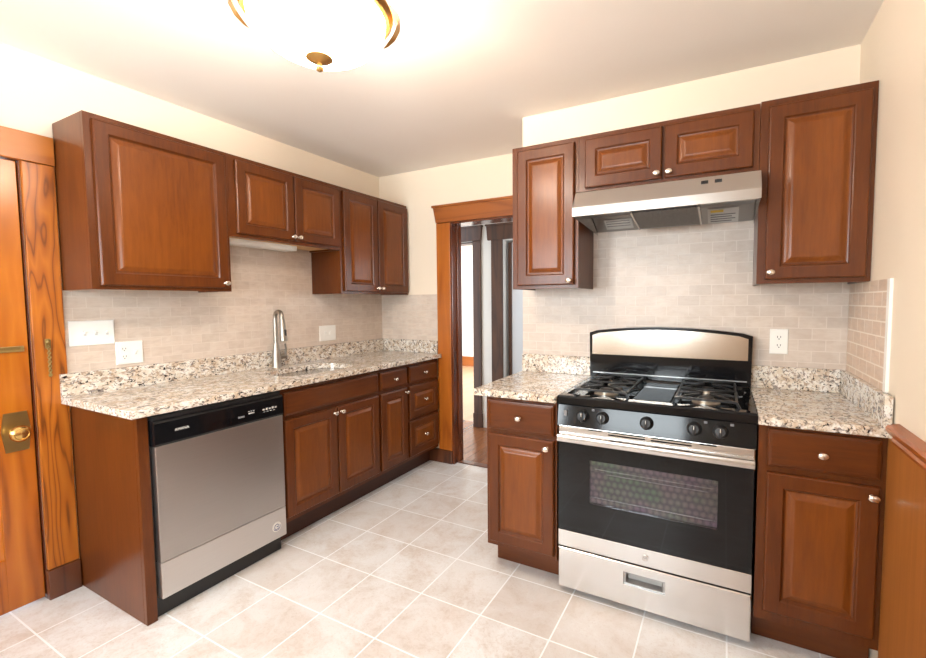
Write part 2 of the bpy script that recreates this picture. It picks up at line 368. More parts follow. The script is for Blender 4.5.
# hall and far room
HW = 3.2
struct('wall_hall', boxes(((.347, HW, 0), (.69, HW+.15, H)), ((-.8, HW, 1.96), (.347, HW+.15, H)), ((.69, HW, 1.95), (1.5, HW+.15, H)), ((1.5, HW, 0), (1.9, HW+.15, H)), ((-1.0, YB+.12, 0), (-.8, HW+.15, H)),
                          ((1.9, YB+.12, 0), (2.0, 7.3, H))), 'white_wall')
struct('wall_far_room', boxes(((-3.0, 7.1, 0), (1.9, 7.3, H)), ((-3.1, 3.36, 0), (-3.0, 7.1, H)), ((.50, 3.36, 0), (.56, 7.1, H)), ((-3.0, 3.352, 0), (-.81, 3.40, H))), 'white_wall')
struct('baseboard_far_room', boxes(((-2.99, 7.07, 0), (.49, 7.099, .2))), 'casing_x')
def header(name, x0, x1, y0, y1, z0, z1, mat, flare=.025):
    bm = B(); prism(bm, [(x0+flare*.5, y1, z0), (x0, y1, z1), (x1, y1, z1), (x1-flare*.5, y1, z0)], (0, y0-y1, 0))
    box(bm, (x0-.008, y0-.012, z1), (x1+.008, y1, z1+.018), .003)
    struct(name, bm, mat)
header('trim_1', -.5, .455, HW-.03, HW-.001, 1.965, 2.10, 'darkwood')
header('trim_2', .512, 1.68, HW-.03, HW-.001, 1.957, 2.10, 'darkwood')
struct('trim_3', box(box(B(), (.345, HW-.022, .15), (.44, HW-.001, 1.964), .004), (.338, HW-.028, 0), (.446, HW-.001, .15), .004), 'darkwood')
struct('trim_4', box(box(B(), (.562, HW-.022, .15), (.690, HW-.001, 1.956), .004), (.555, HW-.028, 0), (.690, HW-.001, .15), .004), 'darkwood')
struct('trim_5', box(B(), (1.50, HW-.022, 0), (1.61, HW-.001, 1.956), .004), 'darkwood')
struct('trim_6', box(box(B(), (.335, HW, 0), (.346, HW+.15, 1.96)), (-.6, HW, 1.945), (.335, HW+.15, 1.959)), 'darkwood')
d2 = bpy.data.objects.new('door_2', None); COL.objects.link(d2); d2.location = (.72, HW+.1, 0); d2['kind'] = 'structure'; d2['label'] = 'dark-stained door across the hall, its face painted pale for reflected light'
o = obj('door_slab', prism(B(), [(.765, HW+.05, .01), (1.44, HW+.09, .01), (1.44, HW+.13, .01), (.765, HW+.09, .01)], (0, 0, 1.92)), 'door_sheen', d2); o['kind'] = 'structure'
o = obj('door_edge', prism(B(), [(.722, HW+.05, .01), (.764, HW+.04, .01), (.764, HW+.09, .01), (.722, HW+.09, .01)], (0, 0, 1.92)), 'darkwood', d2); o['kind'] = 'structure'
# casing round the hall opening
struct('trim_7', box(B(), (.607, YB-.022, .11), (OX0-.0005, YB-.001, 1.962), .003), 'casing')
struct('trim_8', box(B(), (.50, YB-.030, 0), (OX0-.0005, YB-.001, .109), .004), 'plinth')
header('trim_9', .586, 1.594, YB-.034, YB-.001, 1.964, 2.085, 'casing_x', .05)
struct('trim_10', box(B(), (1.485, YB-.022, 0), (1.592, YB-.001, 1.962), .003), 'casing')
bm = B(); box(bm, (OX0, YB-.018, 0), (OX0+.018, YB+.124, OZ), .002); box(bm, (OX1-.016, YB-.004, 0), (OX1, YB+.124, OZ), .002); box(bm, (OX0+.018, YB-.018, OZ-.016), (OX1-.016, YB+.124, OZ), .002)
box(bm, (OX0+.018, YB+.045, 0), (OX0+.030, YB+.085, OZ-.016), .002)
struct('trim_11', bm, 'jamb')
struct('trim_12', box(B(), (OX0+.018, YB+.03, 0), (OX1-.016, YB+.09, .008), .002), 'plinth', label='threshold strip')
# left door with casing
struct('trim_13', box(B(), (.001, DY1+.001, .136), (.022, -.004, 1.944), .003), 'oak')
struct('trim_14', box(B(), (.001, DY1-.004, 0), (.032, -.003, .135), .004), 'plinth')
struct('trim_15', box(B(), (.001, DY0-.14, 1.945), (.030, -.004, 2.068), .003), 'oak_y')
bm = B(); box(bm, (-.1, DY1-.004, 0), (.004, DY1, 1.955), .001); box(bm, (-.1, DY1-.016, 0), (-.05, DY1-.0045, 1.955), .001); box(bm, (-.1, DY0, 0), (.004, DY0+.016, 1.955), .001); box(bm, (-.1, DY0+.016, 1.945), (.004, DY1-.0045, 1.955), .001)
struct('trim_16', bm, 'jamb')
struct('trim_17', box(B(), (.001, DY0-.13, 0), (.022, DY0-.001, 1.944), .003), 'oak')
dr = bpy.data.objects.new('door_1', None); COL.objects.link(dr); dr.location = (-.02, DY1, 0); dr['kind'] = 'structure'; dr['label'] = 'honey-stained wooden door with brass knob at the left edge'
fx = -.004
y0, y1 = DY0+.02, DY1-.008
bm = B(); z0, z1 = .012, 1.941
for lo, hi in (((fx-.040, y0, z0), (fx, y0+.115, z1)), ((fx-.040, y1-.115, z0), (fx, y1, z1)), ((fx-.040, y0+.115, z0), (fx, y1-.115, .24)), ((fx-.040, y0+.115, z1-.12), (fx, y1-.115, z1)), ((fx-.040, y0+.115, .98), (fx, y1-.115, 1.1))):
    box(bm, lo, hi, .002)
box(bm, (fx-.028, y0+.11, .2), (fx-.012, y1-.11, 1.85))
slab = obj('door_slab', bm, 'doorwood', dr); slab['kind'] = 'structure'
pl = [(fx+.001, -.214, .70), (fx+.001, -.142, .70), (fx+.001, -.132, .79), (fx+.001, -.142, .868), (fx+.001, -.214, .868), (fx+.001, -.224, .79)]
kp = obj('knob_plate', prism(B(), pl, (.005, 0, 0)), 'oldbrass', dr)
obj('door_knob', lathe(B(), [(.013, 0), (.012, .018), (.018, .026), (.030, .034), (.035, .044), (.031, .054), (.024, .059), (.022, .056), (.012, .059), (.0, .060)], (fx+.006, -.178, .782), (1, 0, 0), 28), 'brass', dr, 40)
ct = B(); box(ct, (fx+.001, -.30, 1.128), (fx+.005, -.137, 1.152), .001); box(ct, (fx+.005, -.30, 1.146), (fx+.010, -.137, 1.152), .001); box(ct, (fx+.005, -.30, 1.128), (fx+.010, -.137, 1.134), .001); box(ct, (fx+.005, -.147, 1.134), (fx+.010, -.137, 1.146), .001)
obj('chain_track', ct, 'oldbrass', dr)
ch = thing('door_chain', 'brass security chain hanging on the amber casing beside the honey wooden door', 'door chain', (.0235, -.066, 1.165))
bm = B(); box(bm, (.0232, -.076, 1.135), (.027, -.056, 1.178), .002); lathe(bm, [(.006, 0), (.006, .008), (.004, .010)], (.027, -.066, 1.165), (1, 0, 0), 12); lathe(bm, [(.004, 0), (.003, .006)], (.027, -.066, 1.146), (1, 0, 0), 10)
obj('bracket', bm, 'oldbrass', ch, 40)
bm = B(); z = 1.150
for i in range(14):
    cxx = .0325; ring = []
    for k in range(9):
        a = 2*math.pi*k/8; dy =   .0052*math.cos(a) if i % 2 else 0; dx = 0 if i % 2 else .0045*math.cos(a)
        ring.append((cxx+dx, -.066+dy, z-.006+.0070*math.sin(a)))
    tube(bm, ring, .0020, 6); z -= .0098
lathe(bm, [(.004, 0), (.006, .003), (.006, .006), (.003, .009)], (.026, -.066, z), (1, 0, 0), 12)
obj('chain', bm, 'oldbrass', ch, 50)
# right wall wainscot, chair rail, base
struct('wall_right_wainscot', boxes(((XR-.008, SW1-.0, .0), (XR-.0005, .995, .872))), 'wainscot')
bm = B(); prof = [(0, .870), (-.014, .870), (-.018, .882), (-.014, .892), (-.024, .900), (-.032, .912), (-.034, .922), (-.028, .930), (0, .936)]
prism(bm, [(XR-.0005+a, .925, b) for a, b in prof], (0, NEAR+.01-.925, 0))
struct('trim_18', bm, 'rail')
struct('baseboard_right', box(B(), (XR-.024, SW1, 0), (XR-.009, .985, .085), .003), 'plinth')
# tiled backsplashes
TZ = 1.394
struct('wall_left_tile', boxes(((.0005, -.001, .9), (.006, YB-.0005, 1.72))), 'tile_left')
struct('wall_back_tile', boxes(((.0065, YB-.006, .9), (.606, YB-.0005, TZ))), 'tile_back')
struct('wall_stove_tile', boxes(((XB+.001, YS-.006, .9), (XR-.0065, YS-.0005, 1.86))), 'tile_stove')
bm = boxes(((XR-.006, 1.07, .9), (XR-.0005, YS-.0065, TZ+.001)))
struct('wall_right_tile', bm, 'tile_right')
struct('trim_19', boxes(((XR-.010, 1.042, 1.013), (XR-.0005, 1.069, TZ+.001))), 'white')

# ------------------------------------------------------------------ cabinets
class Frame:
    """u along the cabinet run, v up, n out of the front"""
    def __init__(s, face): s.face = face
    def __call__(s, u, v, n):
        return Vector((n, u, v)) if s.face == 'L' else Vector((u, YS-n, v))
    def box(s, bm, u0, u1, v0, v1, n0, n1, bev=0.0, seg=2):
        a, b = s(u0, v0, n0), s(u1, v1, n1)
        return box(bm, [min(p, q) for p, q in zip(a, b)], [max(p, q) for p, q in zip(a, b)], bev, seg)
    N = property(lambda s: Vector((1, 0, 0)) if s.face == 'L' else Vector((0, -1, 0)))
    U = property(lambda s: Vector((0, 1, 0)) if s.face == 'L' else Vector((1, 0, 0)))
    h = property(lambda s: 'cherry_y' if s.face == 'L' else 'cherry_x')
FL, FR = Frame('L'), Frame('R')
def front(F, u0, u1, v0, v1, n, t=.02, style='raised'):
    if style == 'raised':
        s = min(1.0, (u1-u0)/.27, (v1-v0)/.22)
        st = [(0, 0), (0, t-.005), (.002, t-.002), (.006, t), (.050*s, t), (.053*s, t-.002), (.056*s, t-.007), (.061*s, t-.0085), (.065*s, t-.0085), (.072*s, t-.006), (.080*s, t-.002), (.085*s, t-.0005), (.088*s, t)]
    else:
        st = [(0, 0), (0, t-.007), (.003, t-.004), (.007, t-.003), (.011, t-.0005), (.015, t)]
    bm = loops(B(), [[F(u0+i, v0+i, n+h), F(u1-i, v0+i, n+h), F(u1-i, v1-i, n+h), F(u0+i, v1-i, n+h)] for i, h in st])
    if style == 'raised':
        bm.faces.ensure_lookup_table(); k = len(bm.faces)
        for f in bm.faces[k-1-4*5:k-2] : f.material_index = 1
        bm.faces[k-1].material_index = 1; bm.faces[k-2].material_index = 0
    return bm
def knob(F, u, v, n, parent):
    prof = [(.007, 0), (.0085, .0015), (.006, .004), (.005, .010), (.009, .014), (.0135, .0175), (.0150, .021), (.0135, .0245), (.008, .0268), (.0, .0275)]
    bm = lathe(B(), prof, F(u, v, n), F.N, 22, (.82, 1.12), (0, 0, 1))
    obj('knob', bm, 'knobnickel', parent, 50)
def frame_mesh(F, u0, u1, v0, v1, n, cuts, t=.019):
    """face frame: cuts are openings (u0,u1,v0,v1), built as boxes between sorted grid lines"""
    us = sorted({u0, u1, *[c[0] for c in cuts], *[c[1] for c in cuts]}); vs = sorted({v0, v1, *[c[2] for c in cuts], *[c[3] for c in cuts]})
    bm = B(); V = {}; inside = lambda a, b: any(c[0] <= a <= c[1] and c[2] <= b <= c[3] for c in cuts)
    keep = {(i, j) for i in range(len(us)-1) for j in range(len(vs)-1) if not inside((us[i]+us[i+1])/2, (vs[j]+vs[j+1])/2)}
    def vt(i, j, k):
        if (i, j, k) not in V: V[i, j, k] = bm.verts.new(F(us[i], vs[j], n+(t if k else 0)))
        return V[i, j, k]
    for i, j in keep:
        for k in (0, 1): bm.faces.new([vt(i, j, k), vt(i+1, j, k), vt(i+1, j+1, k), vt(i, j+1, k)])
        for di, dj, a, b in ((-1, 0, (i, j), (i, j+1)), (1, 0, (i+1, j), (i+1, j+1)), (0, -1, (i, j), (i+1, j)), (0, 1, (i, j+1), (i+1, j+1))):
            if (i+di, j+dj) not in keep: bm.faces.new([vt(*a, 0), vt(*b, 0), vt(*b, 1), vt(*a, 1)])
    return bm
def upper(F, label, group, u0, u1, v0, v1, doors, depth=.30, bottom='cherry', foot=0.0):
    t = thing('upper_cabinet', label, 'cabinet', F((u0+u1)/2, v0, depth/2), group)
    bm = B(); d = depth-.02
    F.box(bm, u0, u0+.014, v0, v1, .008, d, .001); F.box(bm, u1-.014, u1, v0, v1, .008, d, .001)
    F.box(bm, u0+.014, u1-.014, v1-.014, v1, .008, d); F.box(bm, u0+.014, u1-.014, v0+.014, v1-.014, .008, .014)
    obj('carcass', bm, 'cherry', t)
    obj('bottom_panel', F.box(B(), u0+.014, u1-.014, v0+.012, v0+.024, .0145, d), bottom, t)
    cuts = []
    for dd in doors: cuts.append((dd[0]+.012, dd[1]-.012, dd[2]+.012, dd[3]-.012))
    obj('face_frame', frame_mesh(F, u0, u1, v0, v1, d+.0005, cuts), 'cherry', t)
    for a, b, c, e, ku, kv in doors:
        dm = obj('door', front(F, a, b, c, e, depth+.0005), 'cherry', t); dm.data.materials.append(M['panel'])
        knob(F, ku, kv, depth+.0205, dm)
    return t
GL = 'cherry wall cabinets over the sink counter'; GR = 'cherry wall cabinets round the range hood'
upper(FL, 'large single-door cherry wall cabinet nearest the honey wooden door, above the switch plates', GL, .001, .610, 1.394, 2.137, [(.028, .590, 1.412, 2.112, .566, 1.438)])
upper(FL, 'short two-door cherry wall cabinet above the sink faucet with a white light under it', GL, .611, 1.400, 1.695, 2.137, [(.648, 1.018, 1.716, 2.112, 1.000, 1.738), (1.026, 1.388, 1.716, 2.112, 1.044, 1.738)], bottom='ply')
upper(FL, 'tall two-door cherry wall cabinet in the corner beside the hall doorway', GL, 1.401, 2.148, 1.394, 2.137, [(1.428, 1.768, 1.412, 2.112, 1.750, 1.440), (1.780, 2.134, 1.412, 2.112, 1.798, 1.440)])
upper(FR, 'narrow one-door cherry wall cabinet left of the range hood, next to the hall doorway', GR, 1.668, 2.028, 1.394, 2.137, [(1.702, 2.010, 1.412, 2.112, 1.990, 1.432)])
upper(FR, 'low two-door cherry wall cabinet mounted directly on top of the range hood', GR, 2.030, 2.795, 1.862, 2.137, [(2.064, 2.416, 1.880, 2.112, 2.396, 1.902), (2.428, 2.772, 1.880, 2.112, 2.448, 1.902)])
upper(FR, 'tall one-door cherry wall cabinet right of the range hood, above the small corner counter', GR, 2.797, 3.172, 1.394, 2.142, [(2.826, 3.155, 1.412, 2.112, 2.844, 1.440)])
def base(F, label, group, u0, u1, fronts, ff=.605, toe='toe', toeh=.135, toen=.515):
    """fronts: (u0,u1,v0,v1,style,kind,knob_u,knob_v)"""
    t = thing('base_cabinet', label, 'cabinet', F((u0+u1)/2, 0, .3), group); top = .876
    bm = B(); d = ff-.02
    F.box(bm, u0, u0+.016, toeh, top, .012, d); F.box(bm, u1-.016, u1, toeh, top, .012, d); F.box(bm, u0+.016, u1-.016, toeh, toeh+.016, .012, d); F.box(bm, u0+.016, u1-.016, toeh+.016, top, .012, .02)
    obj('carcass', bm, 'cherry', t)
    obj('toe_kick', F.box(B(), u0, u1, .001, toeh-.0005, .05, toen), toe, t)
    cuts = [(f[0]+.012, f[1]-.012, f[2]+.012, f[3]-.012) for f in fronts]
    obj('face_frame', frame_mesh(F, u0, u1, toeh, top, d+.0005, cuts), 'cherry', t)
    for f in fronts:
        m = obj(f[5], front(F, f[0], f[1], f[2], f[3], ff+.0005, .02, f[4]), 'cherry' if f[5] == 'door' else F.h, t); m.data.materials.append(M['panel'])
        if f[6] is not None: knob(F, f[6], f[7], ff+.0205, m)
    return t
GBL = 'cherry base cabinets under the long sink counter'; GBR = 'cherry base cabinets either side of the stove'
base(FL, 'cherry sink base cabinet with two doors between the dishwasher and the drawers', GBL, .654, 1.410,
     [(.668, 1.400, .724, .850, 'slab', 'false_drawer', None, 0), (.668, 1.030, .165, .700, 'raised', 'door', 1.008, .668), (1.040, 1.400, .165, .700, 'raised', 'door', 1.062, .668)])
base(FL, 'narrow cherry base cabinet with one drawer over one door, right of the sink doors', GBL, 1.411, 1.722,
     [(1.424, 1.708, .724, .850, 'slab', 'drawer', 1.566, .787), (1.424, 1.708, .165, .700, 'raised', 'door', 1.690, .672)])
base(FL, 'cherry base cabinet of three stacked drawers beside the hall doorway casing', GBL, 1.723, 2.126,
     [(1.738, 2.108, .724, .850, 'slab', 'drawer', 1.923, .787), (1.738, 2.108, .456, .700, 'raised', 'drawer', 1.923, .578), (1.738, 2.108, .165, .432, 'raised', 'drawer', 1.923, .300)])
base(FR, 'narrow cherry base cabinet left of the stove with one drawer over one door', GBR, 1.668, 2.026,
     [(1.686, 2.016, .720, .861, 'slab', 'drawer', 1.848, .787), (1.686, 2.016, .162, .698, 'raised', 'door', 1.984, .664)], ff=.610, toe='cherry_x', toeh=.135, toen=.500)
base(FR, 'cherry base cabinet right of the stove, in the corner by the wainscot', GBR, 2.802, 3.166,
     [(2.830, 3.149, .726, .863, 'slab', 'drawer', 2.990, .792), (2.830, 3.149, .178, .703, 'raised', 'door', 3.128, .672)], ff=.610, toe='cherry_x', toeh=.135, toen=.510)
ep = thing('end_panel', 'cherry end panel closing the counter run beside the dishwasher', 'cabinet panel', (.3, .02, 0))
obj('side_panel', box(B(), (.012, .001, .001), (.584, .019, .876), .001), 'cherry', ep)
obj('front_stile', box(B(), (.5845, .001, .001), (.607, .040, .876), .0015), 'cherry', ep)

# ------------------------------------------------------------------ counters
def rounded(cx, cy_, a, b, n=40, e=3.2):
    out = []
    for i in range(n):
        th = 2*math.pi*i/n; c, s = math.cos(th), math.sin(th)
        out.append((cx+a*math.copysign(abs(c)**(2/e), c), cy_+b*math.copysign(abs(s)**(2/e), s)))
    return out
def slab_mesh(outer, z0, z1, hole=None, ease=.004):
    bm = B()
    def inset(poly, k):
        n = len(poly); r = []
        for i in range(n):
            p0, p1, p2 = Vector(poly[i-1]), Vector(poly[i]), Vector(poly[(i+1) % n])
            d1, d2 = (p1-p0).normalized(), (p2-p1).normalized(); n1, n2 = Vector((-d1.y, d1.x)), Vector((-d2.y, d2.x))
            r.append(p1 + (n1+n2)*(k/(1+n1.dot(n2))))
        return r
    rings = [[(p[0], p[1], z) for p in inset(outer, k)] for z, k in ((z0, ease*.5), (z0+ease*.5, 0), (z1-ease, 0), (z1-ease*.3, ease*.3), (z1, ease))]
    R = [[bm.verts.new(p) for p in r] for r in rings]; n = len(outer)
    for a, b in zip(R, R[1:]):
        for i in range(n): bm.faces.new((a[i], a[(i+1) % n], b[(i+1) % n], b[i]))
    hr = None
    if hole: hr = [[bm.verts.new((p[0], p[1], z)) for p in hole] for z in (z0, z1)]
    if hole:
        m = len(hole)
        for i in range(m): bm.faces.new((hr[0][i], hr[0][(i+1) % m], hr[1][(i+1) % m], hr[1][i]))
    for ring, k in ((R[0], 0), (R[-1], 1)):
        es = [bm.edges.get((ring[i], ring[(i+1) % n])) for i in range(n)]
        if hole:
            h = hr[k]; es += [bm.edges.get((h[i], h[(i+1) % len(h)])) for i in range(len(h))]
            bmesh.ops.triangle_fill(bm, use_beauty=True, use_dissolve=False, edges=es)
        else: bm.faces.new(ring)
    return bm
CT0, CT1 = .8775, .909
SINK = rounded(.362, 1.07, .172, .272)
lc = thing('countertop', 'long speckled granite countertop holding the sink, above the dishwasher', 'countertop', (.32, 1.0, CT0), 'speckled granite countertops')
obj('slab', slab_mesh([(.008, -.002), (.0230, -.002), (.0230, -.034), (.648, -.034), (.648, 2.125), (.600, 2.125), (.600, 2.150), (.008, 2.150)], CT0, CT1, SINK), 'granite', lc)
obj('backsplash', prism(B(), [(.007, -.002, CT1+.0005), (.0232, -.002, CT1+.0005), (.0232, -.034, CT1+.0005), (.040, -.034, CT1+.0005), (.040, 2.129, CT1+.0005), (.007, 2.129, CT1+.0005)], (0, 0, .1035)), 'granite', lc)
obj('backsplash', box(B(), (.0405, 2.1295, CT1+.0005), (.602, 2.1505, 1.013), .002), 'granite', lc)
rc = thing('countertop', 'small granite countertop left of the stove, above one drawer', 'countertop', (1.82, 1.3, CT0), 'speckled granite countertops')
obj('slab', slab_mesh([(1.615, .962), (2.032, .962), (2.032, 1.602), (1.600, 1.602)], CT0, CT1), 'granite', rc)
obj('backsplash', box(B(), (1.602, 1.581, CT1+.0005), (2.030, 1.6025, 1.013), .002), 'granite', rc)
rc = thing('countertop', 'small granite countertop in the corner right of the stove', 'countertop', (2.98, 1.3, CT0), 'speckled granite countertops')
obj('slab', slab_mesh([(2.798, .962), (3.166, .962), (3.166, 1.602), (2.798, 1.602)], CT0, CT1), 'granite', rc)
obj('backsplash', box(B(), (2.800, 1.581, CT1+.0005), (3.1445, 1.6025, 1.013), .002), 'granite', rc)
obj('backsplash', box(B(), (3.145, .965, CT1+.0005), (3.1665, 1.6025, 1.013), .002), 'granite', rc)

# ------------------------------------------------------------------ sink and faucet
sk = thing('sink', 'stainless undermount sink let into the long granite counter', 'sink', (.345, 1.08, .70))
rings = []
for k, z in ((1.07, CT0-.001), (.985, CT0-.001), (.97, CT0-.006), (.95, .80), (.93, .74), (.88, .712), (.78, .704), (.25, .700)):
    rings.append([(x, y, z) for x, y in rounded(.362, 1.07, .172*k, .272*k)])
inner = list(rings); outerr = [[(x, y, z-.003) for x, y, z in r] for r in rings[::-1]]
obj('bowl', loops(B(), inner), 'sinksteel', sk, 40)
obj('drain', lathe(B(), [(.045, 0), (.045, .003), (.038, .004), (.034, .002), (.0, .002)], (.345, 1.08, .701), (0, 0, 1), 24), 'chrome', sk, 40)
fc = thing('faucet', 'brushed nickel gooseneck faucet with side lever behind the sink', 'faucet', (.092, 1.035, CT1))
FX, FY = .079, 1.035
obj('base_body', lathe(B(), [(.032, 0), (.032, .005), (.029, .010), (.0275, .04), (.026, .085), (.020, .125), (.0145, .16)], (FX, FY, CT1+.0005), (0, 0, 1), 28), 'nickel', fc, 45)
R_ = .040; zc = CT1+.326
pts = [(FX, FY, CT1+.14+.0232*i) for i in range(0, 8)]
for i in range(0, 17):
    a = math.pi*i/16
    pts.append((FX+R_-R_*math.cos(a), FY-.012*i/16, zc+R_*math.sin(a)))
pts.append((FX+2*R_+.002, FY-.012, zc-.01))
obj('spout', tube(B(), pts, .0140, 16), 'nickel', fc, 60)
obj('spray_head', lathe(B(), [(.0145, 0), (.0165, .012), (.0200, .07), (.0235, .13), (.0230, .142), (.014, .144)], (FX+2*R_+.002, FY-.012, zc-.008), (.08, 0, -1), 24), 'nickel', fc, 45)
obj('spray_button', box(B(), (FX+2*R_+.020, FY-.018, zc-.115), (FX+2*R_+.034, FY-.004, zc-.075), .003), 'blackmatte', fc)
lv = obj('lever_hub', lathe(B(), [(.017, 0), (.018, .03), (.019, .042), (.015, .048), (.0, .049)], (FX, FY+.022, CT1+.065), (.15, 1, .1), 20), 'nickel', fc, 45)
obj('lever', tube(B(), [(FX+.008, FY+.056, CT1+.066), (FX+.014, FY+.062, CT1+.09), (FX+.02, FY+.060, CT1+.12), (FX+.022, FY+.052, CT1+.152)], [.009, .0082, .007, .006], 10), 'nickel', fc, 60)

# ------------------------------------------------------------------ dishwasher
dw = thing('dishwasher', 'stainless dishwasher with black control strip under the granite counter', 'dishwasher', (.34, .347, 0))
Y0, Y1 = .045, .649
obj('tub', box(B(), (.03, Y0, .10), (.595, Y1, .872), .002), 'blackmatte', dw)
obj('toe_panel', box(B(), (.10, Y0+.002, .001), (.585, Y1-.002, .095), .002), 'blackmatte', dw)
obj('door_panel', box(B(), (.5955, Y0+.004, .250), (.634, Y1-.002, .7415), .004), 'steel_y', dw)
obj('lower_strip', box(B(), (.5955, Y0+.004, .094), (.634, Y1-.002, .2498), .004), 'palesteel', dw, label='paler lower strip of the steel door')
bm = B()
prism(bm, [(.5955, Y0+.002, .7425), (.634, Y0+.002, .7425), (.640, Y0+.002, .752), (.638, Y0+.002, .838), (.630, Y0+.002, .848), (.5955, Y0+.002, .848)], (0, Y1-Y0-.003, 0))
cpn = obj('control_panel', bm, 'black', dw)
obj('vent_lip', box(B(), (.5955, Y0+.004, .849), (.622, Y1-.004, .866), .002), 'blackmatte', dw)
bm = B()
prism(bm, [(.6395, .262, .786), (.6395, .436, .786), (.6395, .430, .772), (.6395, .418, .762), (.6395, .280, .762), (.6395, .266, .772)], (.0022, 0, 0))
obj('pocket_handle', bm, 'enamel', dw)
obj('handle_lip', box(B(), (.6405, .40, .779), (.6435, .432, .788), .001), 'midgrey', dw)
text('lettering', 'AMANA', .016, (.6403, .152, .797), (0, 1, 0), (0, 0, 1), 'white', cpn)
for k in range(3): obj('button_mark', box(B(), (.6392, .452+.013*k, .800), (.6402, .460+.013*k, .803)), 'lightgrey', cpn)
obj('button_mark', box(B(), (.6392, .455, .788), (.6402, .485, .794)), 'lightgrey', cpn)
for k in range(5): obj('button_mark', box(B(), (.6392, .530+.017*k, .790), (.6402, .541+.017*k, .797+.002*(k % 2))), 'lightgrey', cpn)
for k in range(4): obj('button_mark', box(B(), (.6392, .534+.018*k, .780), (.6402, .544+.018*k, .783)), 'lightgrey', cpn)
stk = obj('round_sticker', lathe(B(), [(.026, 0), (.026, .0006)], (.6342, .589, .160), (1, 0, 0), 28), 'white', dw)
bm = B()
for a0, a1, rr in ((30, 330, .013), (200, 380, .019)):
    tube(bm, [(.6350,   .589+rr*math.cos(math.radians(a0+(a1-a0)*i/14)), .160+rr*math.sin(math.radians(a0+(a1-a0)*i/14))) for i in range(15)], .0015, 6)
box(bm, (.6348, .587, .158), (.6356, .601, .162))
obj('sticker_print', bm, 'blue', stk)

# ------------------------------------------------------------------ range
rg = thing('gas_range', 'stainless and black gas range with four burners between the two small counters', 'stove', (2.414, 1.3, 0))
X0, X1 = 2.036, 2.794; YF = .986
bm = B()
box(bm, (X0, YF+.045, .04), (X0+.03, 1.598, .874)); box(bm, (X1-.03, YF+.045, .04), (X1, 1.598, .874)); box(bm, (X0+.03, 1.57, .04), (X1-.03, 1.598, .874))
box(bm, (X0+.03, YF+.045, .04), (X1-.03, 1.57, .25)); box(bm, (X0+.03, YF+.045, .74), (X1-.03, 1.57, .874))
obj('body', bm, 'blackmatte', rg)
bm = B(); box(bm, (X0+.031, 1.50, .252), (X1-.031, 1.568, .738)); box(bm, (X0+.031, 1.10, .251), (X1-.031, 1.50, .262))
obj('oven_cavity', bm, 'oven', rg)
for zz in (.49, .585):
    bm = B()
    tube(bm, [(X0+.06, 1.08, zz), (X1-.06, 1.08, zz), (X1-.06, 1.48, zz), (X0+.06, 1.48, zz), (X0+.06, 1.08, zz)], .004, 8)
    for k in range(22): tube(bm, [(X0+.09+k*.0275, 1.08, zz+.004), (X0+.09+k*.0275, 1.48, zz+.004)], .002, 6)
    tube(bm, [(X0+.06, 1.085, zz-.02), (X1-.06, 1.085, zz-.02)], .003, 8)
    obj('oven_rack', bm, 'chrome', rg)
for xx in (X0+.05, X1-.05):
    for yy in (YF+.085, 1.55): obj('foot', lathe(B(), [(.022, 0), (.022, .012), (.012, .016), (.012, .0395)], (xx, yy, .0005), (0, 0, 1), 18), 'blackmatte', rg, 40)
# storage drawer
def ring_panel(bm, xo0, xo1, zo0, zo1, xi0, xi1, zi0, zi1, yf, yb, bev=.004):
    def rect(a, b, c, d, y): return [(a, y, c), (b, y, c), (b, y, d), (a, y, d)]
    loops(bm, [rect(xi0, xi1, zi0, zi1, yb), rect(xo0, xo1, zo0, zo1, yb), rect(xo0, xo1, zo0, zo1, yf+bev), rect(xo0+bev, xo1-bev, zo0+bev, zo1-bev, yf), rect(xi0, xi1, zi0, zi1, yf), rect(xi0, xi1, zi0, zi1, yb)], False, False)
bm = B(); ring_panel(bm, X0+.001, X1-.001, .032, .216, 2.325, 2.492, .124, .180, YF+.004, YF+.040)
dwr = obj('storage_drawer', bm, 'steel_x', rg)
bm = B(); loops(bm, [[(2.3255, YF+.012, .1245), (2.4915, YF+.012, .1245), (2.4915, YF+.012, .1795), (2.3255, YF+.012, .1795)], [(2.335, YF+.012, .130), (2.482, YF+.012, .130), (2.482, YF+.012, .172), (2.335, YF+.012, .172)],
                [(2.342, YF+.032, .140), (2.475, YF+.032, .140), (2.475, YF+.026, .168), (2.342, YF+.026, .168)]], False)
obj('recessed_handle', bm, 'darksteel', dwr)
# oven door
od = obj('oven_door', box(B(), (X0+.001, YF+.002, .226), (X1-.001, YF+.040, .300), .003), 'steel_x', rg)
bm = B(); ring_panel(bm, X0+.001, X1-.001, .3005, .708, 2.178, 2.674, .446, .638, YF, YF+.04, .002)
obj('door_glass', bm, 'enamel', od)
obj('window', box(B(), (2.1785, YF+.0005, .4465), (2.6735, YF+.004, .6375)), 'ovenglass', od)
obj('dot_screen', box(B(), (2.1785, YF+.016, .4465), (2.6735, YF+.018, .6375)), 'dots', od)
for za, xa, xb in ((.600, 2.200, 2.655), (.584, 2.250, 2.640), (.474, 2.182, 2.670)):
    bm = B(); tube(bm, [(xa, YF+.010, za), (xb, YF+.010, za)], .0016, 6)
    for k in range(16): tube(bm, [(xa+.01+(xb-xa-.02)*k/15, YF+.009, za-.003), (xa+.01+(xb-xa-.02)*k/15, YF+.009, za+.003)], .0011, 5)
    obj('rack_rail', bm, 'chrome', od)
bm = B(); box(bm, (X0+.001, YF+.006, .7085), (X1-.001, YF+.040, .7765), .003)
tr = obj('top_strip', bm, 'steel_x', od)
bm = B()
